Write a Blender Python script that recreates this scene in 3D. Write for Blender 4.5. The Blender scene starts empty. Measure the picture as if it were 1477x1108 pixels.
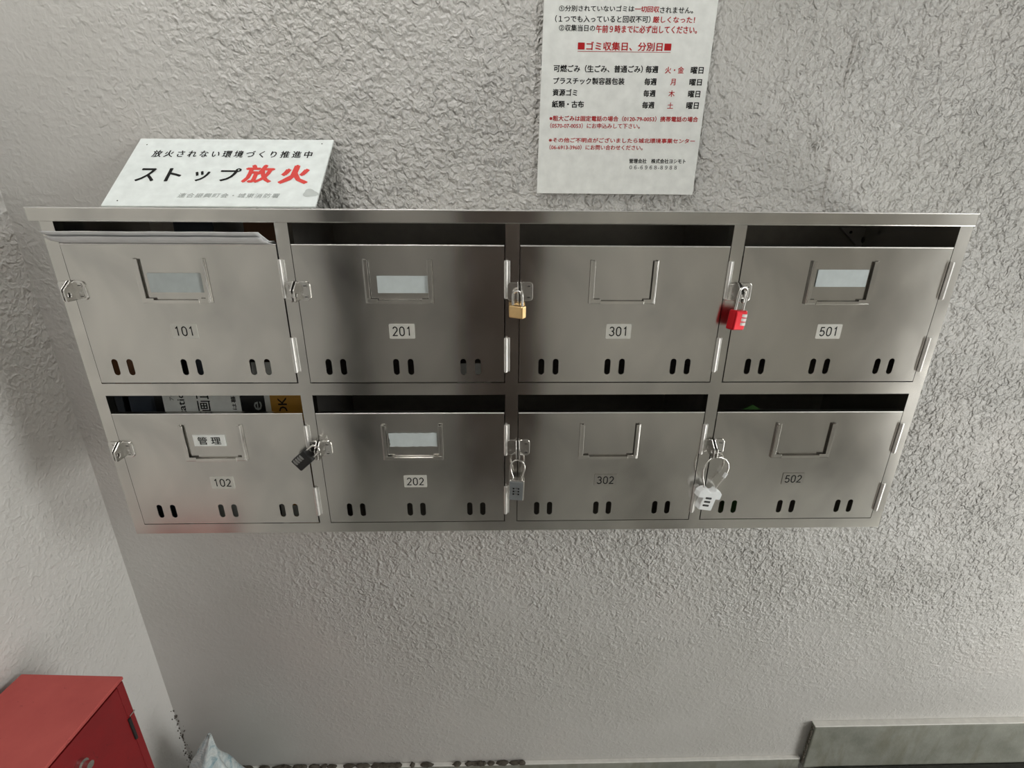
import bpy, bmesh, math, random
from mathutils import Vector, Matrix, noise

C = bpy.context.scene.collection
SC = bpy.context.scene
random.seed(7)

# ------------------------------------------------------------------ camera
W, H, FPX = 1477.0, 1108.0, 694.0
YAW, PITCH, ROLL = 0.02502667, 0.34972594, 0.00644007
CAM = Vector((-0.02121793, -0.65042317, 0.00263477))
_cy, _sy, _cp, _sp, _cr, _sr = (math.cos(YAW), math.sin(YAW), math.cos(PITCH), math.sin(PITCH), math.cos(ROLL), math.sin(ROLL))
FW = Vector((_sy * _cp, _cy * _cp, -_sp))
_r = Vector((_cy, -_sy, 0)); _u = _r.cross(FW)
RT = _r * _cr + _u * _sr
UP = -_r * _sr + _u * _cr
cam_data = bpy.data.cameras.new('camera')
cam_data.sensor_fit = 'HORIZONTAL'; cam_data.sensor_width = 36.0
cam_data.lens = FPX / W * 36.0
cam_data.clip_start = 0.02
cam = bpy.data.objects.new('camera', cam_data); C.objects.link(cam)
cam.matrix_world = Matrix(((RT.x, UP.x, -FW.x, CAM.x), (RT.y, UP.y, -FW.y, CAM.y), (RT.z, UP.z, -FW.z, CAM.z), (0, 0, 0, 1)))
SC.camera = cam

# ------------------------------------------------------------------ light, exposure
SC.view_settings.view_transform = 'Standard'
SC.view_settings.look = 'None'
SC.view_settings.gamma = 1.0
SC.view_settings.exposure = 0.60
SC.view_settings.use_curve_mapping = False

world = bpy.data.worlds.new('daylight'); SC.world = world
world.use_nodes = True
bg = world.node_tree.nodes['Background']
bg.inputs[0].default_value = (0.93, 0.97, 1.0, 1)
bg.inputs[1].default_value = 0.6

def area(name, loc, target, sx, sy, power, col=(1, 1, 1), spread=180):
    d = bpy.data.lights.new(name, 'AREA'); d.shape = 'RECTANGLE'; d.size = sx; d.size_y = sy
    d.energy = power; d.color = col; d.spread = math.radians(spread)
    o = bpy.data.objects.new(name, d); C.objects.link(o); o.location = loc
    o.rotation_euler = (Vector(target) - Vector(loc)).to_track_quat('-Z', 'Y').to_euler()
    return o
# daylight through the open right hand side of the entrance, plus an added fill
area('daylight_doorway', (2.03, -0.80, -0.98), (0.5, 0.0, -1.0), 0.84, 0.78, 9.0, (1.0, 0.99, 0.95))
area('left_wall_fill', (2.03, -1.02, 0.33), (-0.8, -0.45, 0.05), 0.48, 0.84, 5.0, (0.98, 1.0, 0.98), 115)  # added lamp to brighten the left wall, no known source there
LAMP_POWER = 18.0

def ray(px, py): return FW * FPX + RT * (px - W / 2) - UP * (py - H / 2)
def on_y(px, py, Y):                     # where a sight line meets an upright plane at depth Y
    d = ray(px, py); return CAM + d * ((Y - CAM.y) / d.y)
def on_plane(px, py, p0, n):
    d = ray(px, py); return CAM + d * ((Vector(p0) - CAM).dot(n) / d.dot(n))

# ------------------------------------------------------------------ materials
def lin(c):
    c /= 255.0
    return c / 12.92 if c <= 0.04045 else ((c + 0.055) / 1.055) ** 2.4
def rgb(r, g, b): return (lin(r), lin(g), lin(b), 1)

class NT:
    def __init__(s, name):
        s.m = bpy.data.materials.new(name); s.m.use_nodes = True
        s.t = s.m.node_tree; s.n = s.t.nodes; s.p = s.n['Principled BSDF']
    def add(s, kind, **kw):
        nd = s.n.new(kind)
        for k, v in kw.items():
            if k in nd.inputs: nd.inputs[k].default_value = v
            else: setattr(nd, k, v)
        return nd
    def link(s, a, b): s.t.links.new(a, b)
    def coords(s, scale=(1, 1, 1), kind='Object', loc=(0, 0, 0)):
        tc = s.add('ShaderNodeTexCoord'); mp = s.add('ShaderNodeMapping')
        mp.inputs['Scale'].default_value = scale; mp.inputs['Location'].default_value = loc
        s.link(tc.outputs[kind], mp.inputs[0]); return mp.outputs[0]
    def noise(s, vec, scale, detail=3, rough=.55, dist=0., typ='FBM'):
        nd = s.add('ShaderNodeTexNoise'); nd.noise_type = typ
        nd.inputs['Scale'].default_value = scale; nd.inputs['Detail'].default_value = detail
        nd.inputs['Roughness'].default_value = rough; nd.inputs['Distortion'].default_value = dist
        s.link(vec, nd.inputs['Vector']); return nd.outputs[0]
    def ramp(s, fac, stops):
        nd = s.add('ShaderNodeValToRGB'); e = nd.color_ramp.elements
        while len(e) < len(stops): e.new(.5)
        for el, (p, c) in zip(e, stops):
            el.position = p; el.color = c if len(c) == 4 else (*c, 1)
        s.link(fac, nd.inputs[0]); return nd.outputs[0]
    def rng(s, v, a, b, c, d):
        nd = s.add('ShaderNodeMapRange'); nd.inputs[1].default_value = a; nd.inputs[2].default_value = b
        nd.inputs[3].default_value = c; nd.inputs[4].default_value = d
        s.link(v, nd.inputs[0]); return nd.outputs[0]
    def math(s, op, a, b=None):
        nd = s.add('ShaderNodeMath', operation=op)
        for i, x in enumerate((a, b)):
            if x is None: continue
            if isinstance(x, (int, float)): nd.inputs[i].default_value = x
            else: s.link(x, nd.inputs[i])
        return nd.outputs[0]
    def mix(s, fac, a, b):
        nd = s.add('ShaderNodeMix', data_type='RGBA')
        for k, x in ((0, fac), (6, a), (7, b)):
            if isinstance(x, (int, float, tuple)): nd.inputs[k].default_value = x
            else: s.link(x, nd.inputs[k])
        return nd.outputs[2]
    def bump(s, h, strength, dist):
        nd = s.add('ShaderNodeBump'); nd.inputs['Strength'].default_value = strength; nd.inputs['Distance'].default_value = dist
        s.link(h, nd.inputs['Height']); s.link(nd.outputs[0], s.p.inputs['Normal'])

def plain(name, col, rough=.5, metal=0., spec=.5):
    t = NT(name); v = t.coords()
    n = t.noise(v, 60, 3)
    lo = tuple(x * .93 for x in col[:3]) + (1,); hi = tuple(min(1, x * 1.05) for x in col[:3]) + (1,)
    t.link(t.ramp(n, [(.3, lo), (.7, hi)]), t.p.inputs['Base Color'])
    t.p.inputs['Roughness'].default_value = rough; t.p.inputs['Metallic'].default_value = metal
    t.p.inputs['Specular IOR Level'].default_value = spec
    return t.m

def make_stucco(name, axis_amp, seed, lift=0):
    """thick glossy emulsion over sprayed plaster: crinkled ridges, smoother near the corner and low down"""
    t = NT(name); v = t.coords(loc=(seed, seed * .7, seed * .3))
    a = t.noise(v, 72, 1.5, .5, .35)
    b = t.noise(v, 116, 2.5, .5, .5)
    brk = t.rng(t.noise(t.coords(loc=(3.1 + seed, .4, 8.2))  , 66, 1, .5), .42, .62, 0, 1)
    rid = t.add('ShaderNodeMapRange', interpolation_type='SMOOTHSTEP')
    t.link(t.math('ABSOLUTE', t.math('SUBTRACT', a, .5)), rid.inputs[0])
    for q, val in zip((1, 2, 3, 4), (0, .17, 1, 0)): rid.inputs[q].default_value = val
    rid = t.math('MULTIPLY', rid.outputs[0], brk)
    h = t.math('ADD', t.math('MULTIPLY', rid, .55), t.math('MULTIPLY', b, 1.5))
    patch = t.rng(t.noise(v, 4.0, 2, .5), .32, .6, .45, 1.0)
    h = t.math('MULTIPLY', h, patch)
    geo = t.add('ShaderNodeNewGeometry'); sep = t.add('ShaderNodeSeparateXYZ'); t.link(geo.outputs['Position'], sep.inputs[0])
    amp = None
    for ax, a0, a1, v0, v1 in axis_amp:
        g = t.add('ShaderNodeMapRange', interpolation_type='SMOOTHSTEP')
        for q, val in zip((1, 2, 3, 4), (a0, a1, v0, v1)): g.inputs[q].default_value = val
        t.link(sep.outputs[ax], g.inputs[0])
        amp = g.outputs[0] if amp is None else t.math('MULTIPLY', amp, g.outputs[0])
    h = t.math('MULTIPLY', h, amp)
    t.bump(h, 1.0, .0075)
    big = t.noise(v, 3.1, 4, .6)
    t.link(t.ramp(big, [(.3, rgb(198 + lift, 196 + lift, 191 + lift)), (.55, rgb(206 + lift, 204 + lift, 200 + lift)), (.8, rgb(210 + lift, 206 + lift, 201 + lift))]), t.p.inputs['Base Color'])
    t.p.inputs['Roughness'].default_value = .36
    t.p.inputs['Specular IOR Level'].default_value = .5
    return t

def make_steel():
    t = NT('brushed_stainless_steel'); w = t.coords((1, .3, .8))
    smudge = t.noise(w, 9, 3, .55, .6)
    fine = t.noise(t.coords((1, 1, 1)), 55, 3, .6)
    t.link(t.ramp(smudge, [(.28, rgb(190, 188, 184)), (.72, rgb(222, 219, 213))]), t.p.inputs['Base Color'])
    r = t.math('ADD', t.rng(smudge, .3, .75, .175, .225), t.rng(fine, .3, .75, -.004, .004))
    t.link(r, t.p.inputs['Roughness'])
    t.p.inputs['Metallic'].default_value = 1
    t.p.inputs['Anisotropic'].default_value = .86
    t.p.inputs['Anisotropic Rotation'].default_value = .25
    tg = t.add('ShaderNodeTangent', direction_type='RADIAL', axis='Z')
    t.link(tg.outputs[0], t.p.inputs['Tangent'])
    t.bump(t.noise(t.coords((1, 1, 1)), 8, 2, .5), .09, .004)
    return t.m

M = {}
M['wall'] = make_stucco('white_stucco_paint', [('X', -.68, -.16, .14, 1), ('Z', -1.3, -.35, .12, 1)], 0.0).m
M['wall_left'] = make_stucco('white_stucco_paint_left', [('Z', -1.2, -.3, .12, .28)], 5.3, 14).m
M['steel'] = make_steel()
M['chrome'] = plain('polished_fitting_steel', rgb(220, 218, 214), .24, 1.)
M['satin'] = plain('satin_hinge_steel', rgb(226, 224, 220), .4, .7)
M['inner'] = plain('unpolished_inner_steel', rgb(168, 164, 158), .42, .85)
M['dark'] = plain('screw_shadow_black', rgb(30, 29, 27), .6)
M['paper'] = plain('white_paper', rgb(240, 242, 238), .7, 0, .2)
M['board'] = plain('white_plastic_board', rgb(236, 243, 241), .3)
M['ink'] = plain('black_ink', rgb(24, 24, 24), .7, 0, .2)
M['gray_ink'] = plain('faded_gray_ink', rgb(172, 178, 175), .7, 0, .2)
M['emblem'] = plain('worn_pale_gray_print', rgb(198, 204, 201), .7, 0, .2)
M['red_ink'] = plain('red_ink', rgb(186, 36, 40), .7, 0, .2)
M['red_print'] = plain('orange_red_print', rgb(226, 78, 72), .6, 0, .2)
M['plate'] = plain('engraved_silver_plate', rgb(206, 204, 196), .5, .1)
M['label'] = plain('pale_name_label', rgb(200, 208, 208), .6, 0, .3)
M['brass'] = plain('brass', rgb(214, 180, 128), .3, .85)
M['lock_red'] = plain('red_anodised_metal', rgb(196, 16, 30), .28, .55)
M['lock_white'] = plain('white_lock_plastic', rgb(238, 240, 240), .35)
M['lock_black'] = plain('black_lock_plastic', rgb(20, 20, 20), .4)
M['lock_grey'] = plain('grey_lock_metal', rgb(138, 142, 144), .35, .4)
M['dial_white'] = plain('white_dial', rgb(238, 232, 228), .35)
M['dial_grey'] = plain('grey_dial', rgb(135, 135, 132), .4, .3)
M['news'] = plain('grey_newsprint', rgb(222, 222, 222), .75, 0, .2)
M['navy'] = plain('dark_blue_print', rgb(60, 68, 80), .5)
M['ochre'] = plain('ochre_card', rgb(205, 150, 52), .55)
M['brown'] = plain('brown_card', rgb(140, 96, 62), .6)
M['green'] = plain('green_paper', rgb(92, 150, 72), .6)
M['black_card'] = plain('black_glossy_card', rgb(24, 24, 24), .35)
M['ceiling'] = plain('ceiling_paint', rgb(150, 149, 144), .8)
M['reflected_brown'] = plain('dark_brown_reflected_block', rgb(74, 62, 55), .5)
M['wall_plain'] = plain('smooth_white_wall_paint', rgb(236, 234, 228), .6)
M['reflected_dark'] = plain('dark_brown_reflected_strip', rgb(40, 34, 30), .5)

def red_paint(name, lo, hi, scuff, rough):
    t = NT(name); v = t.coords()
    n = t.noise(v, 14, 5, .65)
    sc = t.noise(t.coords((1, 2.2, 1)), 30, 4, .7, .5)
    base = t.ramp(n, [(.3, lo), (.7, hi)])
    t.link(t.mix(t.rng(sc, .64, .72, 0, .8), base, scuff), t.p.inputs['Base Color'])
    t.p.inputs['Roughness'].default_value = rough
    return t.m
M['red'] = red_paint('deep_red_paint', rgb(126, 18, 24), rgb(142, 21, 27), rgb(84, 15, 19), .42)
M['red_top'] = red_paint('dusty_faded_red_paint', rgb(178, 74, 70), rgb(192, 86, 80), rgb(120, 40, 40), .6)

def concrete():
    t = NT('stained_concrete'); v = t.coords()
    n = t.noise(v, 9, 6, .65); s = t.noise(t.coords((1.0, 1, .25)), 14, 4, .6, .6)
    base = t.ramp(n, [(.3, rgb(122, 124, 114)), (.7, rgb(156, 157, 147))])
    t.link(t.mix(t.rng(s, .52, .66, 0, .55), base, rgb(112, 110, 92)), t.p.inputs['Base Color'])
    t.p.inputs['Roughness'].default_value = .8
    t.bump(t.noise(v, 120, 4, .6), .4, .002)
    return t.m
M['concrete'] = concrete()

def floor_mat(name, lo, hi):
    t = NT(name); v = t.coords()
    n = t.noise(v, 60, 5, .7)
    t.link(t.ramp(n, [(.3, rgb(lo, lo, lo - 4)), (.7, rgb(hi, hi, hi - 6))]), t.p.inputs['Base Color'])
    t.p.inputs['Roughness'].default_value = .6
    t.bump(n, .5, .002)
    return t.m
M['floor'] = floor_mat('grey_floor', 168, 192)
M['floor_up'] = floor_mat('pale_concrete_floor', 180, 204)
M['mat'] = floor_mat('dark_rubber_mat', 36, 58)

def dirt_mat():
    t = NT('caked_dirt'); v = t.coords()
    t.link(t.ramp(t.noise(v, 90, 4, .7), [(.3, rgb(62, 56, 48)), (.7, rgb(104, 98, 88))]), t.p.inputs['Base Color'])
    t.p.inputs['Roughness'].default_value = .95
    return t.m
M['dirt'] = dirt_mat()

def bag_mat():
    t = NT('crinkled_pale_blue_plastic'); v = t.coords()
    n = t.noise(v, 34, 4, .65, 1.4)
    t.link(t.ramp(n, [(.32, rgb(140, 172, 184)), (.46, rgb(194, 207, 209)), (.62, rgb(216, 222, 221))]), t.p.inputs['Base Color'])
    t.p.inputs['Roughness'].default_value = .25
    t.bump(t.noise(v, 60, 3, .6, 2.0), .6, .004)
    return t.m
M['bag'] = bag_mat()

def emit(name, col, strength):
    t = NT(name); t.p.inputs['Base Color'].default_value = (*col, 1)
    t.p.inputs['Emission Color'].default_value = (*col, 1); t.p.inputs['Emission Strength'].default_value = strength
    return t.m
M['lamp'] = emit('lit_lamp_diffuser', (1.0, .985, .965), LAMP_POWER)

# ------------------------------------------------------------------ mesh helpers
class MB:
    """collects shapes (each with its own material) and links them as ONE mesh object"""
    def __init__(s): s.v = []; s.f = []; s.fm = []; s.mats = []; s.sm = []
    def mi(s, m):
        m = M[m] if isinstance(m, str) else m
        if m not in s.mats: s.mats.append(m)
        return s.mats.index(m)
    def raw(s, verts, faces, m, smooth=False):
        b = len(s.v); s.v += [Vector(p) for p in verts]; k = s.mi(m)
        for f in faces: s.f.append([b + i for i in f]); s.fm.append(k); s.sm.append(smooth)
    def from_bm(s, bm, m, smooth=False, mat=None):
        bm.verts.index_update()
        vs = [(mat @ v.co if mat else v.co.copy()) for v in bm.verts]
        s.raw(vs, [[v.index for v in f.verts] for f in bm.faces], m, smooth); bm.free()
    def box(s, a, b, m, bevel=0., mat=None, seg=2):
        lo = Vector([min(x, y) for x, y in zip(a, b)]); hi = Vector([max(x, y) for x, y in zip(a, b)])
        bm = bmesh.new(); bmesh.ops.create_cube(bm, size=1)
        for v in bm.verts: v.co = Vector([(lo[i] + hi[i]) / 2 + v.co[i] * (hi[i] - lo[i]) for i in range(3)])
        if bevel: bmesh.ops.bevel(bm, geom=bm.edges[:], offset=bevel, segments=seg, profile=.5, affect='EDGES')
        s.from_bm(bm, m, False, mat)
    def prism(s, pts, y0, y1, m, holes=(), bevel=0., mat=None, axis='Y'):
        """polygon in (x,z) pushed from y0 to y1; holes are polygons too"""
        bm = bmesh.new(); loops = [pts] + list(holes); es = []
        for lp in loops:
            vs = [bm.verts.new((p[0], y0, p[1])) for p in lp]
            es += [bm.edges.new((vs[i], vs[(i + 1) % len(vs)])) for i in range(len(vs))]
        if holes: bmesh.ops.triangle_fill(bm, edges=es, use_beauty=True)
        else: bm.faces.new(bm.verts[:])
        bm.normal_update()
        r = bmesh.ops.extrude_face_region(bm, geom=bm.faces[:])
        for g in r['geom']:
            if isinstance(g, bmesh.types.BMVert): g.co.y = y1
        bmesh.ops.recalc_face_normals(bm, faces=bm.faces[:])
        if bevel:
            sharp = [e for e in bm.edges if len(e.link_faces) == 2 and e.calc_face_angle(0) > .6]
            bmesh.ops.bevel(bm, geom=sharp, offset=bevel, segments=2, profile=.5, affect='EDGES')
        if axis == 'X':
            for v in bm.verts: v.co = Vector((v.co.y, v.co.x, v.co.z))
            bmesh.ops.recalc_face_normals(bm, faces=bm.faces[:])
        s.from_bm(bm, m, False, mat)
    def tube(s, pts, r, m, n=10, closed=False, cap=True):
        pts = [Vector(p) for p in pts]; N = len(pts); rs = r if isinstance(r, (list, tuple)) else [r] * N
        up = None; rings = []
        for i, p in enumerate(pts):
            a = pts[i - 1] if (i > 0 or closed) else pts[i]; b = pts[(i + 1) % N] if (i < N - 1 or closed) else pts[i]
            t = (b - a).normalized()
            if up is None: up = t.orthogonal().normalized()
            up = (up - t * up.dot(t)).normalized(); q = t.cross(up)
            rings.append([p + (up * math.cos(2 * math.pi * k / n) + q * math.sin(2 * math.pi * k / n)) * rs[i] for k in range(n)])
        vs = [v for rg in rings for v in rg]; fs = []
        for i in range(N if closed else N - 1):
            j = (i + 1) % N
            for k in range(n): fs.append([i * n + k, i * n + (k + 1) % n, j * n + (k + 1) % n, j * n + k])
        s.raw(vs, fs, m, True)
        if cap and not closed:
            s.raw(rings[0], [list(range(n))[::-1]], m); s.raw(rings[-1], [list(range(n))], m)
    def cyl(s, a, b, r, m, n=20): s.tube([a, b], r, m, n)
    def build(s, name, parent=None, loc=(0, 0, 0), smooth_angle=None):
        me = bpy.data.meshes.new(name); loc = Vector(loc)
        me.from_pydata([v - loc for v in s.v], [], s.f)
        for m in s.mats: me.materials.append(m)
        me.polygons.foreach_set('material_index', s.fm); me.polygons.foreach_set('use_smooth', s.sm); me.update()
        o = bpy.data.objects.new(name, me); C.objects.link(o); o.location = loc
        if parent:
            o.parent = parent; bpy.context.view_layer.update()
            o.location = loc - (parent_world(parent))
        return o
def parent_world(p):
    v = Vector((0, 0, 0))
    while p: v += p.location; p = p.parent
    return v
def tag(o, label, cat, group=None):
    o['label'] = label; o['category'] = cat
    if group: o['group'] = group
    return o
def thing(name, label, cat, loc, group=None):
    o = bpy.data.objects.new(name, None); o.empty_display_size = .05; C.objects.link(o); o.location = loc
    return tag(o, label, cat, group)
def struct(o): o['kind'] = 'structure'; return o
def rrect(x0, x1, z0, z1, r, n=5):
    out = []
    for cx, cz, a in ((x1 - r, z1 - r, 0), (x0 + r, z1 - r, 90), (x0 + r, z0 + r, 180), (x1 - r, z0 + r, 270)):
        for k in range(n + 1):
            t = math.radians(a + 90 * k / n); out.append((cx + r * math.cos(t), cz + r * math.sin(t)))
    return out

_txt = {}
def text_geo(s, space=1.):
    key = (s, space)
    if key not in _txt:
        cu = bpy.data.curves.new('t', 'FONT'); cu.body = s; cu.space_character = space; cu.resolution_u = 2
        ob = bpy.data.objects.new('t', cu); C.objects.link(ob)
        dg = bpy.context.evaluated_depsgraph_get(); ev = ob.evaluated_get(dg); me = ev.to_mesh()
        _txt[key] = ([v.co.copy() for v in me.vertices], [list(p.vertices) for p in me.polygons])
        ev.to_mesh_clear(); bpy.data.objects.remove(ob); bpy.data.curves.remove(cu)
    return _txt[key]
def add_text(mb, s, o, ex, ez, x0, x1, z0, z1, m, bold=0., space=1., shear=0., tilt=0.):
    """printed text filling x0..x1, z0..z1 on the plane o + ex*x + ez*z; bold = stroke growth per glyph height"""
    vs, fs = text_geo(s, space)
    ax, bx = min(v.x for v in vs), max(v.x for v in vs); ay, by = min(v.y for v in vs), max(v.y for v in vs)
    nrm = ex.cross(ez); k = bold * (z1 - z0)
    offs = [(0, 0)] if not bold else [(-k, 0), (k, 0), (0, k * .7), (0, -k * .7)]
    for n, (dx, dz) in enumerate(offs):
        out = []
        for v in vs:
            u = (v.x - ax) / (bx - ax); w = (v.y - ay) / (by - ay)
            X = x0 + u * (x1 - x0) + shear * (w - .5) * (z1 - z0) + dx; Z = z0 + w * (z1 - z0) + tilt * (u - .5) + dz
            out.append(o + ex * X + ez * Z + nrm * (n * 1e-5))
        mb.raw(out, fs, m)
EX, EZ = Vector((1, 0, 0)), Vector((0, 0, 1))
def _arc(cx, cz, rx, rz, a0, a1, n=12): return [(cx + rx * math.cos(math.radians(a0 + (a1 - a0) * i / n)), cz + rz * math.sin(math.radians(a0 + (a1 - a0) * i / n))) for i in range(n + 1)]
DIGIT = {   # engraver's strokes in a cell 0..0.6 by 0..1
    '0': _arc(.3, .68, .24, .29, 0, 180) + _arc(.3, .32, .24, .29, 180, 360) + [(.54, .68)],
    '1': [(.14, .80), (.24, .86), (.34, .98), (.34, .02)],
    '2': _arc(.3, .70, .23, .27, 165, -20) + [(.40, .44), (.06, .04), (.56, .04)],
    '3': _arc(.28, .74, .22, .23, 160, -80) + _arc(.27, .275, .26, .245, 85, -160),
    '5': [(.50, .95), (.13, .95), (.08, .52)] + _arc(.29, .31, .25, .28, 125, -155)}
def add_digits(mb, s, o, x0, x1, z0, z1, m, wd=.0016):
    h = z1 - z0; n = len(s); cell = (x1 - x0) / n
    for i, ch in enumerate(s):
        pts = [Vector((x0 + cell * i + cell * .10 + p[0] / .6 * cell * .80, z0 + p[1] * h)) for p in DIGIT[ch]]
        vs = []
        for k, p in enumerate(pts):
            a = (p - pts[k - 1]).normalized() if k and (p - pts[k - 1]).length > 1e-7 else None
            b = (pts[k + 1] - p).normalized() if k < len(pts) - 1 and (pts[k + 1] - p).length > 1e-7 else None
            a = a or b; b = b or a; tn = (a + b).normalized(); nn = Vector((-tn.y, tn.x)) * (wd / 2) / max(.5, tn.dot(a))
            for q_ in (p + nn, p - nn): vs.append(o + EX * q_.x + EZ * q_.y)
        mb.raw(vs, [[2 * k, 2 * k + 1, 2 * k + 3, 2 * k + 2] for k in range(len(pts) - 1)], m)

# ------------------------------------------------------------------ the room
D = 0.2                      # the back wall stands this far behind the mailbox front
XL = -0.8234                 # left wall
ZF, ZC = -1.50, 1.42
def slab(name, a, b, m):
    q = MB(); q.box(a, b, m); return struct(q.build(name))
q = MB(); q.box((XL - .1, D, ZF - .1), (2.15, D + .12, ZC), 'wall')
# runs of thick paint that dried on the wall
for path, rr in (([(1239, 42), (1236, 58), (1230, 80), (1224, 104), (1218, 126)], .0030), ([(1199, 222), (1197, 240), (1193, 262), (1189, 284), (1186, 298)], .0024), ([(1177, 204), (1177, 209), (1176, 215)], .0052)):
    q.tube([on_y(*c, D - .0001) for c in path], [rr * .35] + [rr] * (len(path) - 2) + [rr * .5], 'wall', 10)
struct(q.build('wall_back'))
slab('wall_left', (XL - .12, -2.2, ZF - .1), (XL, D, ZC), 'wall_left')
slab('floor', (XL, -2.2, ZF - .08), (2.05, D, ZF), 'floor')
slab('ceiling', (XL - .12, -2.2, ZC), (2.15, D + .12, ZC + .1), 'ceiling')
# far side of the entrance: painted wall, plus added dark shapes for the steel to reflect
slab('wall_front', (XL - .12, -2.32, ZF - .1), (2.05, -2.2, ZC), 'wall_plain')
q = MB()
q.prism([(-2.32, ZF), (D, ZF), (D, ZC), (-2.32, ZC)], 2.05, 2.15, 'wall_plain', [[(-1.23, -1.38), (-.37, -1.38), (-.37, -.32), (-1.23, -.32)], [(-1.27, -.1), (-.77, -.1), (-.77, .76), (-1.27, .76)]], axis='X')
struct(q.build('wall_right'))
q = MB(); q.box((-.215, -2.2, ZF), (.17, -1.5, .62), 'reflected_brown', .006)  # added unseen block, gives the dark reflection of the person at the camera
struct(q.build('reflection_block'))
q = MB(); q.box((XL, -2.06, ZF), (XL + .03, -1.64, .62), 'reflected_dark', .006)  # added unseen strip, makes the narrow dark band reflected in the steel
struct(q.build('reflection_strip'))
q = MB()
q.box((.78, D - .016, -1.392), (2.05, D, -1.2365), 'concrete', .003); q.box((.78, D - .0150, -1.2375), (2.05, D, -1.2345), 'wall_plain', .0008)
struct(q.build('baseboard_right'))
q = MB(); q.box((XL, D - .010, ZF), (.772, D, -1.366), 'concrete', .003); q.box((XL, D - .0095, -1.367), (.772, D, -1.364), 'wall_plain', .0008); struct(q.build('baseboard_left'))
q = MB()
q.prism(rrect(.79, 2.05, -2.2, D - .016, .03), -1.3935, ZF, 'floor_up')
o = q.build('floor_raised')
for v in o.data.vertices: v.co = Vector((v.co.x, v.co.z, v.co.y))
o.data.flip_normals(); struct(o)

q = MB(); q.prism(rrect(.800, 1.7, -.50, D - .02, .035), -1.3932, -1.3840, 'mat')
o = q.build('floor_mat')
for v in o.data.vertices: v.co = Vector((v.co.x, v.co.z, v.co.y))
o.data.flip_normals(); tag(o, 'dark rubber mat with rounded corners on the raised floor by the concrete skirting', 'mat')

# ------------------------------------------------------------------ mailbox bank
XB0, XB1 = -.6, .6
COL = [(-.5835, -.3088), (-.2921, -.0147), (.0038, .2830), (.2998, .5832)]
ROWZ = [(-.0160, -.0427, -.2323), (-.2513, -.2797, -.4687)]     # slot top, door top, door bottom
ZB = -.4867
T = .0012
bank = thing('mailbox_bank', 'stainless steel bank of eight mailboxes hung on the white stucco wall', 'mailbox', (0, D, ZB))
q = MB()
# face frame: one sheet with eight openings, returned edges
outer = [(XB0, ZB), (XB1, ZB), (XB1, 0), (XB0, 0)]
holes = []
for x0, x1 in COL:
    for zt, zd, zb in ROWZ: holes.append([(x0, zb - .0008), (x1, zb - .0008), (x1, zt), (x0, zt)])
q.prism(outer, 0, .0015, 'steel', holes)
for a, b in (((XB0, .0015, ZB), (XB0 + T, D - .0012, 0)), ((XB1 - T, .0015, ZB), (XB1, D - .0012, 0)), ((XB0, .0015, ZB), (XB1, D - .0012, ZB + T)), ((XB0, .0015, -T), (XB1, D - .0012, 0))):
    q.box(a, b, 'steel')
# lip of the lid
q.box((-.611, -.003, -.0158), (.6005, .0, .0003), 'steel', .0012)
q.box((-.611, 0, -.0158), (-.6, .02, .0003), 'steel'); q.cyl((-.611, -.0022, 0), (.6005, -.0022, 0), .0009, 'satin', 12)
# returns round each opening
for x0, x1 in COL:
    for zt, zd, zb in ROWZ:
        q.box((x0 - .001, .0015, zt), (x0, .014, zb), 'steel'); q.box((x1, .0015, zt), (x1 + .001, .014, zb), 'steel')
        q.box((x0, .0015, zt), (x1, .014, zt + .001), 'steel')
body = q.build('body', bank, (0, 0, ZB))
q = MB()
for a, b in zip(COL[:-1], COL[1:]):
    xm = (a[1] + b[0]) / 2; q.box((xm - .0006, .002, ZB + T), (xm + .0006, D - .003, -T), 'inner')
q.box((XB0 + T, .014, -.2425), (XB1 - T, D - .003, -.2413), 'inner')
q.box((XB0 + T, D - .003, ZB + T), (XB1 - T, D - .0015, -T), 'inner')
q.build('compartment_partition', bank, (0, .1, -.24))
# fixing plates on the inside of the back panel
q = MB()
pl = [on_y(*p, D - .006) for p in ((1212, 328), (1270, 330), (1268, 347), (1255, 360), (1240, 360))]
hc = on_y(1247, 346, D - .006); hr = .0068
q.prism([(p.x, p.z) for p in pl], D - .007, D - .003, 'plate', [[(hc.x + hr * math.cos(t * .5236), hc.z + hr * math.sin(t * .5236)) for t in range(12)]])
for p in ((1227, 335), (1262, 336)):
    c = on_y(*p, D - .007); q.cyl((c.x, D - .0078, c.z), (c.x, D - .007, c.z), .0025, 'dark', 10)
a, b = on_y(1276, 328, D - .006), on_y(1283, 360, D - .006); q.box((a.x, D - .007, a.z), (b.x, D - .003, b.z), 'plate')
q.build('fixing_plate', bank, hc)
q = MB(); a, b = on_y(456, 327, D - .006), on_y(466, 362, D - .006)
q.box((a.x, D - .006, a.z), (b.x, D - .003, b.z), 'plate', .0005); c = on_y(461, 342, D - .006)
q.cyl((c.x, D - .0066, c.z), (c.x, D - .006, c.z), .003, 'dark', 10); q.build('fixing_plate', bank, c)

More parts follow.
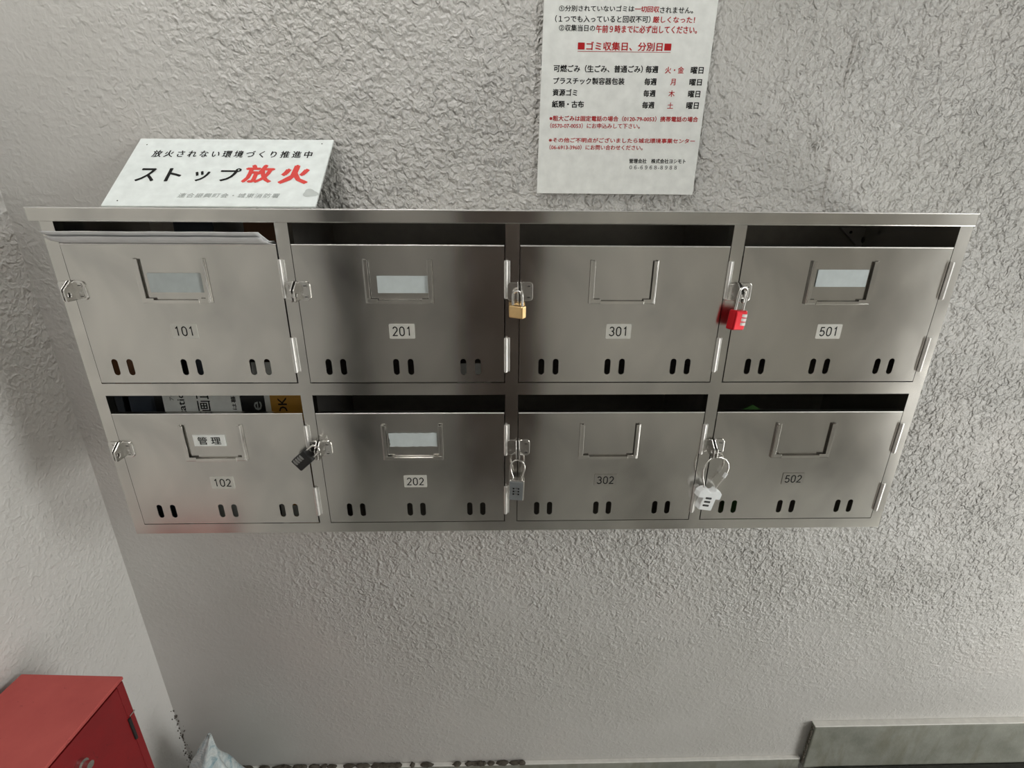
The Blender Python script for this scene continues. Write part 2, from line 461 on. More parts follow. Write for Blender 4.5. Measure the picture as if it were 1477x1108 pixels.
NUM = [['101', '201', '301', '501'], ['102', '202', '302', '502']]
NOTE = {'102': 'ajar'}
PLATE_X = {'101': -.4505, '201': -.1565, '301': .1425, '501': .4390, '102': -.4465, '202': -.1530, '302': .1415, '502': .438}
def hinge_mb(x, z):
    q = MB(); n = 3; L = .049; y = -.0030
    for k in range(n):
        a = z + L / 2 - k * L / n; q.cyl((x, y, a - .0002), (x, y, a - L / n + .0002), .0026, 'satin', 14)
    q.cyl((x, y, z + L / 2 + .0006), (x, y, z - L / 2 - .0006), .0020, 'satin', 12)
    q.box((x + .001, -.0016, z - L / 2), (x + .0055, -.0002, z + L / 2), 'satin', .0004)
    return q
def lug(q, x, y0, out, zc, hole=True):
    """folded ear standing out from its plate, sloping top, padlock hole"""
    prof = [(0, .013), (.003, .0132), (out * .92, .004), (out, .0025), (out, -.011), (out - .0015, -.0125), (0, -.0125)]
    pts = [(y0 - a, zc + b) for a, b in prof]
    hl = [(y0 - out * .62 + .0032 * math.cos(k * .5236), zc - .0045 + .0032 * math.sin(k * .5236)) for k in range(12)]
    q.prism(pts, x, x + .0018, 'chrome', [hl], bevel=.0004, axis='X')
HASPZ = {0: -.102, 1: -.336}
for r, (zt, zd, zb) in enumerate(ROWZ):
    for c, (x0, x1) in enumerate(COL):
        num = NUM[r][c]; xc = (x0 + x1) / 2; dx0, dx1 = x0 + .0012, x1 - .0016; px = PLATE_X[num]
        # door panel with six ventilation slots
        slots = []
        for g in (-.0943, 0, .0943):
            for e in (-.0102, .0102):
                sx = px - .0015 + g + e; sz = zb + .024
                slots.append([(p[0], p[1]) for p in rrect(sx - .0042, sx + .0042, sz - .0118, sz + .0118, .0041, 4)])
        q = MB(); q.prism([(dx0, zb + .001), (dx1, zb + .001), (dx1, zd), (dx0, zd)], -.0008, .0004, 'steel', slots)
        q.box((dx0, .0004, zd - .0012), (dx1, .009, zd), 'steel'); q.box((dx0, .0004, zb + .001), (dx0 + .001, .008, zd - .012), 'steel')
        q.box((dx1 - .001, .0004, zb + .001), (dx1, .008, zd - .012), 'steel')
        q.cyl((dx0, -.0002, zd - .0004), (dx1, -.0002, zd - .0004), .0010, 'satin', 12)
        door = q.build('door', bank, (xc, 0, (zd + zb) / 2))
        # name card holder: a U of folded strip
        hx = px - .0015 + .002; ht, hb = zd - .0175, zd - .0755
        q = MB()
        for sgn in (-1, 1):
            e = hx + sgn * .0437
            q.box((e - .0014, -.0042, hb), (e + .0014, -.0008, ht), 'steel', .0006)
            q.box((e, -.0045, hb + .0006), (e - sgn * .005, -.0035, ht - .001), 'steel', .0003)
        q.box((hx - .0424, -.0040, hb + .0001), (hx + .0424, -.0008, hb + .0028), 'steel', .0005)
        for sgn in (-1, 1): q.box((hx + sgn * .0425, -.0048, hb + .0011), (hx + sgn * .029, -.0038, hb + .0065), 'steel', .0003)
        q.box((hx - .03, -.0051, hb - .0003), (hx + .03, -.0036, hb + .0042), 'steel', .0003)
        q.build('card_holder', door, (hx, -.002, (ht + hb) / 2))
        # numbered plate
        pz = zd - .114; q = MB()
        q.prism(rrect(px - .0175, px + .0175, pz - .0103, pz + .0103, .0012, 3), -.0018, -.0008, 'plate' if num not in ('302', '502') else 'steel')
        add_digits(q, num, Vector((0, -.00195, 0)), px - .0140, px + .0140, pz - .0064, pz + .0064, 'ink')
        q.build('number_plate', door, (px, -.001, pz))
        # hinges and hasp
        for dz in (-.0435, -.148): hinge_mb(x1 + .0008, zd + dz).build('hinge', door, (x1 + .0008, -.003, zd + dz))
        hz = HASPZ[r]; q = MB()
        q.prism(rrect(dx0 + .0005, dx0 + .0175, hz - .0125, hz + .0125, .005), -.0028, -.0008, 'chrome', bevel=.0007)
        for sz in (.007, -.0075):
            q.cyl((dx0 + .0115, -.0038, hz + sz), (dx0 + .0115, -.0022, hz + sz), .0028, 'chrome', 14)
            q.box((dx0 + .0095, -.0041, hz + sz - .0005), (dx0 + .0135, -.0038, hz + sz + .0005), 'dark')
        lug(q, dx0 + .0005, -.0015, .0165, hz)
        q.build('hasp', door, (dx0 + .008, -.002, hz))
        q = MB(); s0 = x0 - .0015
        q.prism(rrect(s0 - .0145, s0, hz - .012, hz + .012, .004), -.0022, 0, 'chrome', bevel=.0006)
        for sz in (.006, -.0075): q.cyl((s0 - .0095, -.0028, hz + sz), (s0 - .0095, -.0014, hz + sz), .0026, 'chrome', 14)
        lug(q, s0 - .0012, -.0012, .0155, hz)
        q.build('staple', bank, (s0, -.001, hz))

# cards in the holders (things that slide out)
def card(num, a, b, label, text=None, m='label', ragged=False):
    p, r_ = on_y(*a, -.0022), on_y(*b, -.0022); q = MB()
    if ragged:
        top = [(p.x + (r_.x - p.x) * i / 14, p.z + random.uniform(-.0008, .0005)) for i in range(15)]
        bot = [(r_.x + (p.x - r_.x) * i / 14, r_.z + random.uniform(-.0004, .0004)) for i in range(15)]
        lf = [(p.x + random.uniform(0, .0025), r_.z + (p.z - r_.z) * i / 6) for i in range(1, 6)]
        q.prism((top + bot + lf)[::-1], -.0024, -.0016, m)
    else: q.prism([(p.x, r_.z), (r_.x, r_.z), (r_.x, p.z), (p.x, p.z)], -.0022, -.0014, m)
    if text:
        cx, cz = (p.x + r_.x) / 2, (p.z + r_.z) / 2
        add_text(q, text, Vector((0, -.0026, 0)), EX, EZ, cx - .0165, cx + .0165, cz - .0062, cz + .0062, 'ink', .01)
    o = q.build('name_card', None, ((p.x + r_.x) / 2, -.002, (p.z + r_.z) / 2))
    return tag(o, label, 'label')
card('101', (211, 394), (298, 422), 'blank pale name card in the holder of mailbox 101')
card('201', (543, 398), (618, 423), 'blank white name card tilted in the holder of mailbox 201')
card('501', (1181, 389), (1248, 414), 'blank pale blue name card in the holder of mailbox 501')
card('102', (277, 628), (327, 643.5), 'white name card printed with two black characters on mailbox 102', '管 理', 'paper')
card('202', (560, 625), (631, 644), 'white name strip with torn edges in the holder of mailbox 202', None, 'label', True)

# ------------------------------------------------------------------ padlocks
def arc(c, r, a0, a1, n, ex=EX, ez=EZ):
    return [c + ex * (r * math.cos(math.radians(a0 + (a1 - a0) * i / n))) + ez * (r * math.sin(math.radians(a0 + (a1 - a0) * i / n))) for i in range(n + 1)]
def lock_frame(px, py, y, roll=0., yaw=0.):
    """origin where the lock body's top centre hangs, with its own right/up axes"""
    o = on_y(px, py, y); m = Matrix.Rotation(math.radians(yaw), 3, 'Z') @ Matrix.Rotation(math.radians(roll), 3, 'Y')
    return o, m @ EX, m @ EZ, m @ Vector((0, 1, 0))
def place(o, ex, ey, ez):
    return Matrix(((ex.x, ey.x, ez.x, o.x), (ex.y, ey.y, ez.y, o.y), (ex.z, ey.z, ez.z, o.z), (0, 0, 0, 1)))

# brass padlock, mailbox 301
o, ex, ez, ey = lock_frame(746.5, 441, -.013, 0, -32); mt = place(o, ex, ey, ez)
t = thing('padlock', 'small brass padlock hanging from the hasp of mailbox 301', 'padlock', o)
q = MB(); q.box((-.0105, -.0055, -.0165), (.0105, .0055, 0), 'brass', .0016, mt, 3); q.build('lock_body', t, o)
q = MB(); q.tube([o - ex * .0072 - ez * .004, o - ex * .0072 + ez * .010] + arc(o + ez * .012, .0072, 180, 0, 10, ex, ez) + [o + ex * .0072 + ez * .010, o + ex * .0072 - ez * .004], .0016, 'chrome')
q.build('shackle', t, o)

# red combination padlock, mailbox 501
o, ex, ez, ey = lock_frame(1066, 447, -.016, 6, 24); mt = place(o, ex, ey, ez)
t = thing('padlock', 'red three-dial combination padlock on the hasp of mailbox 501', 'padlock', o)
q = MB(); q.box((-.0115, -.0065, -.027), (.0115, .0065, 0), 'lock_red', .0028, mt, 3); q.build('lock_body', t, o)
for k in range(3):
    q = MB(); z = -.0068 - k * .0056
    q.cyl(mt @ Vector((.0055, -.001, z + .0020)), mt @ Vector((.0055, -.001, z - .0020)), .0074, 'dial_white', 20)
    q.build('dial', t, mt @ Vector((.0055, 0, z)))
q = MB(); q.tube([o - ex * .0072 - ez * .004, o - ex * .0072 + ez * .022] + arc(o + ez * .023, .0072, 180, 0, 10, ex, ez) + [o + ex * .0072 + ez * .022, o + ex * .0072 - ez * .004], .0018, 'chrome')
q.build('shackle', t, o)

# black combination padlock, tilted, mailbox 202
o, ex, ez, ey = lock_frame(447, 655, -.016, 48, -8); mt = place(o, ex, ey, ez)
t = thing('padlock', 'black combination padlock hanging askew beside mailbox 202', 'padlock', o)
q = MB(); q.box((-.0105, -.0065, -.029), (.0105, .0065, 0), 'lock_black', .0022, mt, 3); q.build('lock_body', t, o)
for k in range(4):
    q = MB(); z = -.0095 - k * .0046
    q.cyl(mt @ Vector((-.0045, -.0012, z + .0014)), mt @ Vector((-.0045, -.0012, z - .0014)), .0068, 'dial_grey', 18)
    q.build('dial', t, mt @ Vector((-.0045, 0, z)))
q = MB(); q.tube([o - ex * .0068 - ez * .004, o - ex * .0068 + ez * .010] + arc(o + ez * .011, .0068, 180, 0, 10, ex, ez) + [o + ex * .0068 + ez * .010, o + ex * .0068 - ez * .004], .0017, 'chrome')
q.build('shackle', t, o)

# grey push-button lock on a cable loop, mailbox 302
o, ex, ez, ey = lock_frame(746, 690.5, -.014, 1.5, -6); mt = place(o, ex, ey, ez)
t = thing('padlock', 'grey push-button lock on a thin cable loop at mailbox 302', 'padlock', o)
q = MB(); q.box((-.0112, -.006, -.0345), (.0112, .006, 0), 'chrome', .0012, mt); q.box((-.0108, -.0068, -.0338), (.0092, -.0058, -.0022), 'lock_grey', .0003, mt); q.build('lock_body', t, o)
q = MB()
for i in range(2):
    for k in range(3):
        p = Vector((-.0045 + .0075 * i, -.0068, -.0135 - .0048 * k)); q.cyl(mt @ p, mt @ (p - Vector((0, .0006, 0))), .0013, 'ink', 10)
    for k in range(3):
        p = Vector((-.0012 + .001 * i, -.0068, -.0130 - .0048 * k)); q.cyl(mt @ p, mt @ (p - Vector((0, .0004, 0))), .0009, 'chrome', 8)
q.build('button_pad', t, o)
loop = [(-.006, -.002), (-.0065, .003), (-.0088, .009), (-.0105, .016), (-.0105, .022), (-.0085, .0272), (-.0045, .0308), (0, .0318), (.0045, .0308), (.0085, .0272), (.0105, .022), (.0105, .016), (.0090, .009), (.0072, .003), (.0068, -.002)]
q = MB(); q.tube([mt @ Vector((a, 0, b)) for a, b in loop], .0013, 'chrome', 8); q.build('cable', t, o)

# white shirt-shaped lock on a clear cable, mailbox 502
o, ex, ez, ey = lock_frame(1024, 703, -.014, 14, 10); mt = place(o, ex, ey, ez) @ Matrix.Scale(1.1, 4)
t = thing('padlock', 'white shirt-shaped combination lock on a cable loop at mailbox 502', 'padlock', o)
shirt = [(-.0085, -.034), (.0125, -.034), (.0125, -.0155), (.0195, -.0155), (.0195, -.0065), (.0145, -.002), (.0078, 0), (.0055, -.0035), (.001, -.0048), (-.0035, -.0035), (-.0058, 0), (-.0125, -.002), (-.0170, -.0065), (-.0170, -.0150), (-.0085, -.0150)]
q = MB(); q.prism(shirt[::-1], -.0055, .0055, 'lock_white', bevel=.0009, mat=mt); q.build('lock_body', t, o)
for k in range(3):
    q = MB(); z = -.0145 - k * .0058
    q.box((-.0045, -.0064, z - .0015), (.0050, -.0050, z + .0015), 'lock_black', .0007, mt)
    q.build('dial', t, mt @ Vector((.001, -.003, z)))
loop = [(-.0095, -.004), (-.0110, .003), (-.0175, .013), (-.0215, .024), (-.0215, .033), (-.0180, .041), (-.011, .0460), (-.002, .0470), (.007, .0450), (.0130, .0400), (.0165, .033), (.0170, .024), (.0140, .012), (.0105, .002), (.0095, -.004)]
q = MB(); q.tube([mt @ Vector((a, 0, b)) for a, b in loop], .0013, 'chrome', 8)
q.tube([mt @ Vector(p) for p in ((.0166, 0, .025), (.0150, 0, .018))], .0026, 'lock_white', 10)
q.build('cable', t, o)

# ------------------------------------------------------------------ post inside the boxes
def sheet(name, pts, th, m, label, cat, group=None, nrm=Vector((0, 1, 0))):
    """strip swept along X: pts = profile of (y,z); x range per point"""
    q = MB(); n = len(pts); vs = []
    for (xa, xb, y, z) in pts: vs += [(xa, y, z), (xb, y, z), (xa, y + th, z - th * .3), (xb, y + th, z - th * .3)]
    fs = []
    for i in range(n - 1):
        a, b = 4 * i, 4 * (i + 1)
        fs += [[a, a + 1, b + 1, b], [a + 2, b + 2, b + 3, a + 3], [a, b, b + 2, a + 2], [a + 1, a + 3, b + 3, b + 1]]
    fs += [[0, 2, 3, 1], [4 * n - 4, 4 * n - 3, 4 * n - 1, 4 * n - 2]]
    q.raw(vs, fs, m, False); o = q.build(name, None, (pts[0][0], pts[0][2], pts[0][3]))
    return tag(o, label, cat, group)
# newspaper bulging out of slot 101
q = MB()
def news(xo, y_out, z_out, th, seed, dz=0.):
    xs = 40; prof = [(.10 - dz * 2, -.20 - dz), (.06 - dz * 2, -.10 - dz), (.02, -.046 - dz), (.010, -.0388 - dz), (-.004, -.0382 - dz), (y_out * .7, z_out - .0045), (y_out, z_out)]
    vs = []
    for j, (y, z) in enumerate(prof):
        for i in range(xs + 1):
            x = -.578 + (.262) * i / xs + xo; w = noise.noise(Vector((x * 22, 1.0, 0))) * .0009 * (1 if j > 4 else .2)
            vs += [(x, y, z + w), (x, y + th * .4, z + w - th)]
    fs = []; k = 2 * (xs + 1)
    for j in range(len(prof) - 1):
        for i in range(xs):
            a = j * k + 2 * i; b = a + k
            fs += [[a, a + 2, b + 2, b], [a + 1, b + 1, b + 3, a + 3]]
    for i in range(xs): fs += [[2 * i, 2 * i + 1, 2 * i + 3, 2 * i + 2], [(len(prof) - 1) * k + 2 * i, (len(prof) - 1) * k + 2 * i + 2, (len(prof) - 1) * k + 2 * i + 3, (len(prof) - 1) * k + 2 * i + 1]]
    for j in range(len(prof) - 1):
        a = j * k; b = a + k; e = 2 * xs
        fs += [[a, b, b + 1, a + 1], [a + e, a + e + 1, b + e + 1, b + e]]
    q.raw(vs, fs, 'news', True)
news(0, -.030, -.0262, .0012, 1.0)
tag(q.build('newspaper', None, (-.447, 0, -.04)), 'grey folded newspaper sticking out of the slot of mailbox 101', 'newspaper')
q = MB(); news(0, -.0255, -.0325, .0009, 4.0, .0024)
tag(q.build('newspaper', None, (-.447, 0, -.042)), 'lower grey leaflet squeezed under the newspaper in mailbox 101 slot', 'newspaper')

def flyer(x0, x1, ytop, zt, zb, m, label, lean=.02, texts=(), name='flyer'):
    """sheet standing in a box, leaning back"""
    q = MB(); th = .0012; nx = Vector((0, lean, zt - zb)).normalized(); base = Vector((0, ytop, zt))
    n = Vector((0, -nx.z, nx.y))
    f = base - Vector((0, ytop - lean, 0)) if False else base
    vs = []
    for x in (x0, x1):
        for z, y in ((zb, ytop - lean), (zt, ytop)): vs += [Vector((x, y, z)), Vector((x, y, z)) - n * th]
    q.raw(vs, [[0, 4, 6, 2], [1, 3, 7, 5], [0, 2, 3, 1], [4, 5, 7, 6], [2, 6, 7, 3], [0, 1, 5, 4]], m)
    for s, cx, dz, w, h, rot, tm in texts:
        org = Vector((cx, ytop, zt)) - nx * dz + n * .0003
        if rot: add_text(q, s, org, nx, -EX, -w / 2, w / 2, -h / 2, h / 2, tm, .01)
        else: add_text(q, s, org, EX, nx, -w / 2, w / 2, -h / 2, h / 2, tm, .01)
    o = q.build(name, None, ((x0 + x1) / 2, ytop - lean, zb)); return tag(o, label, 'flyer', None)
zi = ZB + T + .0003; zj = -.2410
# 102
SX = lambda px, y=.045: on_y(px, 588, y).x
flyer(-.594, SX(223), .052, -.262, zi, 'navy', 'dark grey leaflet at the left end of mailbox 102 slot', .015)
flyer(SX(223) + .001, SX(238), .048, -.262, zi, 'black_card', 'narrow black leaflet left of the white flyer in mailbox 102', .015)
wl, wr = SX(238) + .001, SX(349)
flyer(wl, wr, .044, -.258, zi, 'paper', 'white flyer with black print standing in mailbox 102', .012,
      [('tatic', SX(265), .024, .034, .010, True, 'ink'), ('企画正', SX(296), .027, .058, .021, True, 'ink'), ('アイ', SX(252), .012, .012, .006, True, 'ink'), ('は暮', SX(340), .022, .022, .007, True, 'ink')])
flyer(wr + .001, SX(384), .046, -.262, zi, 'black_card', 'black card with a pale curl printed between white and ochre flyers', .015, [('e', SX(373), .024, .014, .012, True, 'gray_ink')])
oc = flyer(SX(384) + .001, -.3035, .043, -.258, zi, 'paper', 'white edged ochre card lettered DK at the right end of mailbox 102', .012)
q = MB(); qa, qb = SX(393), -.3040
nxv = Vector((0, .012, -.258 - zi)).normalized(); nv_ = Vector((0, -nxv.z, nxv.y)); tp = Vector((0, .043, -.258)) + nv_ * .0002
q.raw([tp + EX * qa - nxv * .20, tp + EX * qb - nxv * .20, tp + EX * qb, tp + EX * qa], [[0, 1, 2, 3]], 'ochre')
add_text(q, 'DK', tp + EX * SX(410) - nxv * .027 + nv_ * .0002, nxv, -EX, -.014, .014, -.0065, .0065, 'ink', .02)
pr = q.build('printed_panel', oc)
# 101 (seen through slot and vents)
flyer(-.575, -.525, .020, -.085, zj, 'brown', 'brown leaflet seen through the left vents of mailbox 101', .008)
flyer(-.470, -.430, .024, -.16, zj, 'navy', 'dark leaflet seen through the middle vents of mailbox 101', .008)
flyer(-.380, -.33, .018, -.207, zj, 'paper', 'white leaflet seen through the right vents of mailbox 101', .004)
flyer(-.53, -.47, .150, -.02, zj, 'navy', 'blue grey leaflet at the back of mailbox 101', .02)
flyer(-.42, -.34, .145, -.02, zj, 'brown', 'dull brown leaflet at the back of mailbox 101', .02)
# 201
flyer(-.085, -.035, .022, -.2105, zj, 'paper', 'pale slip seen through the right vents of mailbox 201', .004)
# 502 green tip
q = MB(); p = on_y(1086, 584, .10)
vs = [(p.x - .03, .09, zi), (p.x + .035, .09, zi), (p.x + .014, .10, p.z - .008), (p.x, .10, p.z), (p.x - .016, .10, p.z - .009)]
vs += [(a, b + .0015, c) for a, b, c in vs]
q.raw(vs, [[0, 1, 2, 3, 4], [9, 8, 7, 6, 5]] + [[i, i + 5, (i + 1) % 5 + 5, (i + 1) % 5] for i in range(5)], 'green')
tag(q.build('paper', None, (p.x, .09, zi)), 'green paper tip showing in the slot of mailbox 502', 'paper')

# ------------------------------------------------------------------ fire prevention board
b0 = Vector((-.5790, .0790, .0030)); bx = (Vector((-.2830, .0790, .0036)) - b0)
t0 = Vector((-.5860, .1955, .1012)); up = (t0 - b0)
ex = bx.normalized(); ez = (up - ex * up.dot(ex)).normalized(); nb = ex.cross(ez)
if nb.y > 0: nb = -nb
Wd, Hd = .297, up.length
q = MB(); crn = [b0, b0 + ex * Wd, b0 + ex * Wd + ez * Hd, b0 + ez * Hd]
vs = crn + [p - nb * .0025 for p in crn]
q.raw(vs, [[0, 1, 2, 3], [7, 6, 5, 4], [0, 4, 5, 1], [1, 5, 6, 2], [2, 6, 7, 3], [3, 7, 4, 0]], 'board')
def sign_xy(px, py):
    p = on_plane(130 + px / 3.992, 180 + py / 3.992, b0, nb) - b0; return p.dot(ex), p.dot(ez)
def sign_text(s, xa, xb, ya, yb, m, bold=0., space=1., shear=0.):
    ym = (ya + yb) / 2; x0, _ = sign_xy(xa, ym); x1, _ = sign_xy(xb, ym); _, z0 = sign_xy(xa, yb); _, z1 = sign_xy(xa, ya)
    add_text(q, s, b0 + nb * .0003, ex, ez, x0, x1, z0, z1, m, bold, space, shear)
sign_text('放火されない環境づくり推進中', 362, 1280, 147, 186, 'ink', .018, 1.45)
for s, a, b in (('ス', 275, 378), ('ト', 445, 525), ('ッ', 600, 682), ('プ', 748, 860)): sign_text(s, a, b, 252 if s != 'ッ' else 268, 325, 'ink', .03)
sign_text('放', 892, 1052, 233, 332, 'red_print', .045)
sign_text('火', 1103, 1258, 236, 338, 'red_print', .06)
sign_text('連合振興町会・城東消防署', 508, 1090, 394, 420, 'gray_ink', 0, 1.15, .2)
cl = []
for k in range(28):
    a = 2 * math.pi * k / 28; rr = 1 + .18 * math.cos(3 * a + 1)
    x, z = sign_xy(1268 + 42 * rr * math.cos(a), 395 - 22 * rr * math.sin(a)); cl.append(b0 + ex * x + ez * z + nb * .0003)
q.raw(cl, [list(range(28))], 'emblem')
for p in ((328, 115), (157, 437), (1335, 110)):
    x, z = sign_xy(*p); c = b0 + ex * x + ez * z; q.cyl(c, c + nb * .0004, .0009, 'ink', 8)
tag(q.build('fire_prevention_sign', None, b0), 'white plastic board with black and red lettering leaning on top of the mailboxes', 'sign')

# ------------------------------------------------------------------ rubbish collection notice
YN = D - .0060
q = MB()
ptl, pbl = Vector((.0445, YN, .392)), Vector((.0384, YN, .0265)); pbr, ptr = Vector((.2953, YN, .0260)), Vector((.2985, YN, .392))
nx_, nz_ = 24, 30; vs = []
for j in range(nz_ + 1):
    for i in range(nx_ + 1):
        u, w = i / nx_, j / nz_
        p = (pbl * (1 - u) + pbr * u) * (1 - w) + (ptl * (1 - u) + ptr * u) * w
        vs.append(p)
k = nx_ + 1; fs = [[j * k + i, j * k + i + 1, (j + 1) * k + i + 1, (j + 1) * k + i] for j in range(nz_) for i in range(nx_)]
bk = [v + Vector((0, .0005, 0)) for v in vs]; nv = len(vs)
rim = [i for i in range(k)] + [j * k + nx_ for j in range(1, nz_ + 1)] + [nz_ * k + i for i in range(nx_ - 1, -1, -1)] + [j * k for j in range(nz_ - 1, 0, -1)]
fs2 = [[nv + a for a in f[::-1]] for f in fs] + [[rim[i], nv + rim[i], nv + rim[(i + 1) % len(rim)], rim[(i + 1) % len(rim)]] for i in range(len(rim))]
q.raw(vs + bk, fs + fs2, 'paper')
def note(s, xa, xb, ya, yb, m, bold=.015, oy=0, ob=0):
    X = lambda v: 760 + v / 4.923
    Yp = lambda v: oy + v / 4.923
    a, b = on_y(X(xa), Yp(yb), YN), on_y(X(xb), Yp(yb + ob), YN); c = on_y(X(xa), Yp(ya), YN)
    add_text(q, s, Vector((0, YN - .0002, 0)), EX, EZ, a.x, b.x, (a.z + b.z) / 2, (a.z + b.z) / 2 + (c.z - a.z), m, bold, 1., 0., b.z - a.z)
K, Rd = 'ink', 'red_ink'
note('①分別されていないゴミは', 228, 760, 37, 80, K, .022, 0, 4); note('一切回収', 766, 938, 44, 86, Rd, .03, 0, 2); note('されません。', 944, 1178, 50, 94, K, .022, 0, 2)
note('（１つでも入っていると回収不可）', 200, 875, 108, 158, K, .022, 0, 5); note('厳しくなった！', 893, 1190, 116, 162, Rd, .026, 0, 3)
note('②収集当日の', 228, 482, 174, 220, K, .022, 0, 3); note('午前９時までに必ず出してください。', 490, 1205, 178, 232, Rd, .026, 0, 8)
note('■ゴミ収集日、分別日■', 362, 1020, 295, 356, Rd, .03, 0, 8)
u = [on_y(760 + a / 4.923, b / 4.923, YN - .0002) for a, b in ((360, 362), (1020, 371), (1020, 374), (360, 366))]; q.raw(u, [[0, 1, 2, 3]][::-1], M[Rd])
note('可燃ごみ（生ごみ、普通ごみ）', 190, 820, 460, 512, K, .03, 0, 6); note('毎週', 842, 930, 468, 518, K, .035); note('火・金', 980, 1112, 474, 522, Rd, .02); note('曜日', 1162, 1250, 476, 524, K, .035)
note('プラスチック製容器包装', 188, 690, 550, 598, K, .03, 0, 4); note('毎週', 833, 918, 556, 605, K, .035); note('月', 1018, 1052, 560, 606, Rd, .02); note('曜日', 1152, 1238, 562, 608, K, .035)
note('資源ゴミ', 183, 355, 632, 680, K, .03, 0, 2); note('毎週', 826, 910, 640, 687, K, .035); note('木', 1004, 1046, 642, 688, Rd, .02); note('曜日', 1143, 1226, 645, 692, K, .035)
note('紙類・古布', 178, 402, 26, 74, K, .035, 140, 2); note('毎週', 817, 902, 34, 81, K, .035, 140); note('土', 996, 1036, 40, 82, Rd, .02, 140); note('曜日', 1130, 1215, 38, 85, K, .035, 140)
note('※粗大ごみは固定電話の場合（0120-79-0053）携帯電話の場合', 160, 1212, 132, 170, Rd, .03, 140, 8)
note('（0570-07-0053）にお申込みして下さい。', 165, 800, 184, 222, Rd, .02, 140, 4)
note('※その他ご不明点がございましたら城北環境事業センター', 155, 1190, 288, 322, Rd, .03, 140, 8)
note('（06-6913-3960）にお問い合わせください。', 160, 820, 338, 374, Rd, .02, 140, 4)
note('管理会社　株式会社ヨシモト', 725, 1125, 438, 470, K, .03, 140, 3); note('０６-６９６８-８９８８', 727, 1062, 486, 513, K, .015, 140, 2)
tag(q.build('notice', None, ((pbl + pbr) / 2)), 'white paper notice of rubbish collection days taped above the mailboxes', 'notice')

# ------------------------------------------------------------------ red cabinet on the left wall
RX0, RX1, RY0, RY1, RZ = XL + .0135, -.6410, -.330, -.0617, -.7208
t = thing('red_cabinet', 'scuffed red metal cabinet standing in the corner by the left wall', 'cabinet', (RX1, RY1, ZF))
cabinet = t
q = MB(); q.box((RX0, RY0, ZF), (RX1 - .006, RY1, RZ - .006), 'red', .002)
q.box((RX0, RY0 - .003, RZ - .006), (RX1, RY1 + .002, RZ), 'red_top', .0014); q.build('body', t, ((RX0 + RX1) / 2, (RY0 + RY1) / 2, ZF))
q = MB(); q.box((RX1 - .006, RY0 + .004, ZF + .05), (RX1 - .0012, RY1 - .012, RZ - .010), 'red', .001); d = q.build('door', t, (RX1 - .003, -.15, -1.1))
q = MB(); q.box((RX1 - .006, RY1 - .012, ZF + .02), (RX1 - .001, RY1, RZ - .008), 'red', .001); q.build('door_frame', t, (RX1 - .003, RY1 - .006, -1.1))
q = MB(); q.cyl((RX1 - .0005, -.0735, -.8), (RX1 - .0005, -.0735, -.848), .0026, 'dark', 12); q.box((RX1 - .003, RY1 - .010, -.796), (RX1 + .0006, RY1 + .0005, -.7985), 'chrome'); q.build('hinge', d, (RX1, -.073, -.82))
q = MB(); q.cyl((RX1 - .002, -.160, -.775), (RX1 + .006, -.160, -.775), .0085, 'chrome', 24); q.cyl((RX1 + .006, -.160, -.775), (RX1 + .016, -.160, -.775), .006, 'chrome', 24); q.build('knob', d, (RX1, -.16, -.775))
cabinet.rotation_euler = (0, 0, math.radians(-2.4))

# ------------------------------------------------------------------ plastic bag poking up in the corner
tip = on_y(302, 1059, .085); base = Vector((tip.x + .0, .070, ZF))
q = MB(); n = 48; rings = 40; vs = []
for j in range(rings + 1):
    f = j / rings; z = tip.z + (ZF + .0005 - tip.z) * f
    if f < .2: r0 = .003 + .027 * (f / .2) ** 1.0
    else: r0 = .030 + .056 * math.sin(min(1, (f - .2) / .5) * math.pi / 2)
    if f > .93: r0 *= 1 - .25 * (f - .93) / .07
    for k in range(n):
        a = 2 * math.pi * k / n
        fold = 1 + .16 * math.sin(5 * a + 9 * f) * (1 - .4 * f) + .12 * noise.noise(Vector((math.cos(a) * 2.2, math.sin(a) * 2.2, z * 26)))
        vs.append((tip.x - .022 * min(1, f / .16) + r0 * fold * math.cos(a), .085 - .02 * f + r0 * .9 * fold * math.sin(a), z))
fs = [[j * n + k, j * n + (k + 1) % n, (j + 1) * n + (k + 1) % n, (j + 1) * n + k] for j in range(rings) for k in range(n)]
fs += [list(range(n)), [rings * n + k for k in range(n)][::-1]]
q.raw(vs, fs, 'bag', True)
tag(q.build('plastic_bag', None, base), 'crinkled pale blue plastic bag with a pointed top in the corner', 'bag')

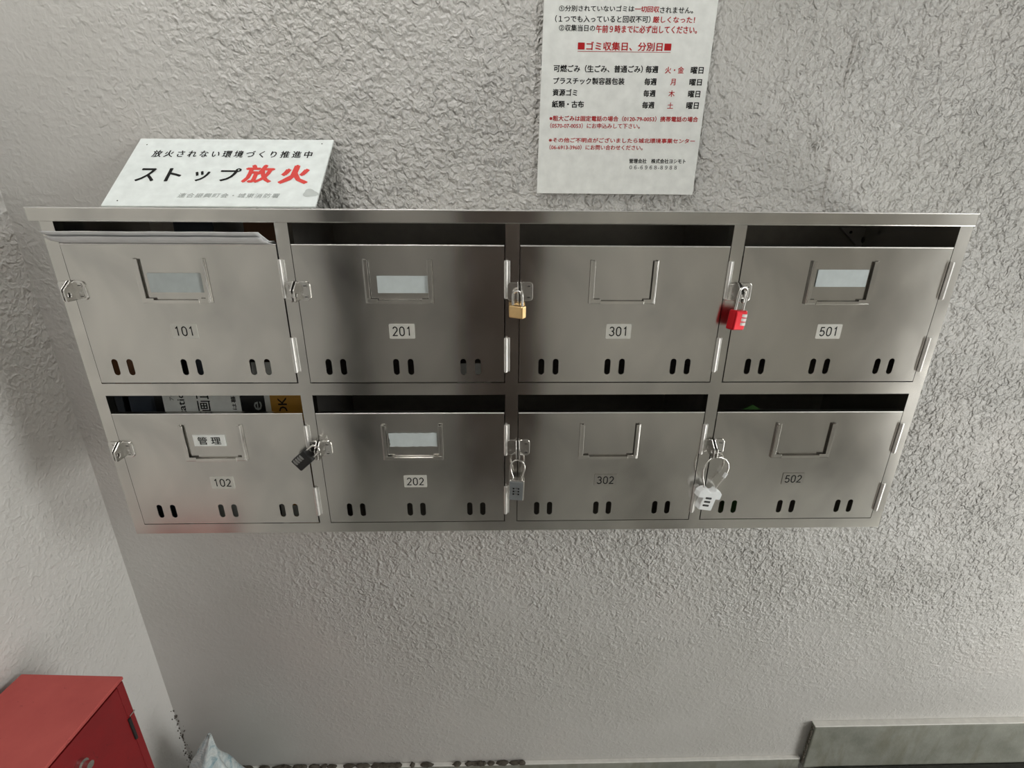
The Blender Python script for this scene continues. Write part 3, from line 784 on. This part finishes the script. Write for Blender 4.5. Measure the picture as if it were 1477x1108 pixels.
# ------------------------------------------------------------------ dirt along the skirting
q = MB(); rnd = random.Random(3)
for i in range(46):
    x = -.70 + .75 * rnd.random() ** 1.3; w = rnd.uniform(.004, .02); h = rnd.uniform(.002, .006)
    bm = bmesh.new(); bmesh.ops.create_icosphere(bm, subdivisions=2, radius=1)
    for v in bm.verts:
        v.co *= 1 + .35 * noise.noise(v.co * 2 + Vector((i, 0, 0))); v.co = Vector((x + v.co.x * w, D - .006 + v.co.y * .006, -1.363 + v.co.z * h))
    q.from_bm(bm, 'dirt', True)
for i in range(90):
    z = -1.36 + .22 * rnd.random() ** 1.5; a = rnd.uniform(.0006, .0022); jy = .012 * rnd.random() ** 2
    bm = bmesh.new(); bmesh.ops.create_icosphere(bm, subdivisions=2, radius=1)
    for v in bm.verts:
        v.co *= 1 + .4 * noise.noise(v.co * 2 + Vector((i, 3, 0))); v.co = Vector((XL + .001 + v.co.x * a * .6 + (jy if i % 2 else 0), D - .001 + v.co.y * a * .6 - (0 if i % 2 else jy), z + v.co.z * a * 1.4))
    q.from_bm(bm, 'dirt', True)
for i in range(16):
    z = -1.245 - .13 * i / 15 + rnd.uniform(-.004, .004)
    bm = bmesh.new(); bmesh.ops.create_icosphere(bm, subdivisions=2, radius=1)
    for v in bm.verts:
        v.co *= 1 + .4 * noise.noise(v.co * 2 + Vector((i, 7, 0))); v.co = Vector((.7755 + v.co.x * .003, D - .012 + v.co.y * .003, z + v.co.z * rnd.uniform(.003, .007)))
    q.from_bm(bm, 'dirt', True)
o = tag(q.build('dirt', None, (-.4, D - .006, -1.363)), 'dark dirt caked along the top of the left skirting', 'dirt'); o['kind'] = 'stuff'

# ------------------------------------------------------------------ ceiling lamp
LX, LY = -.42, -.34
t = thing('ceiling_lamp', 'white box ceiling lamp above the mailboxes', 'lamp', (LX, LY, ZC))
q = MB(); q.box((LX - .16, LY - .2, ZC - .05), (LX + .16, LY + .2, ZC), 'ceiling', .004); q.build('housing', t, (LX, LY, ZC))
q = MB(); q.box((LX - .15, LY - .19, ZC - .075), (LX + .15, LY + .19, ZC - .05), 'lamp', .006); q.build('diffuser', t, (LX, LY, ZC - .06))
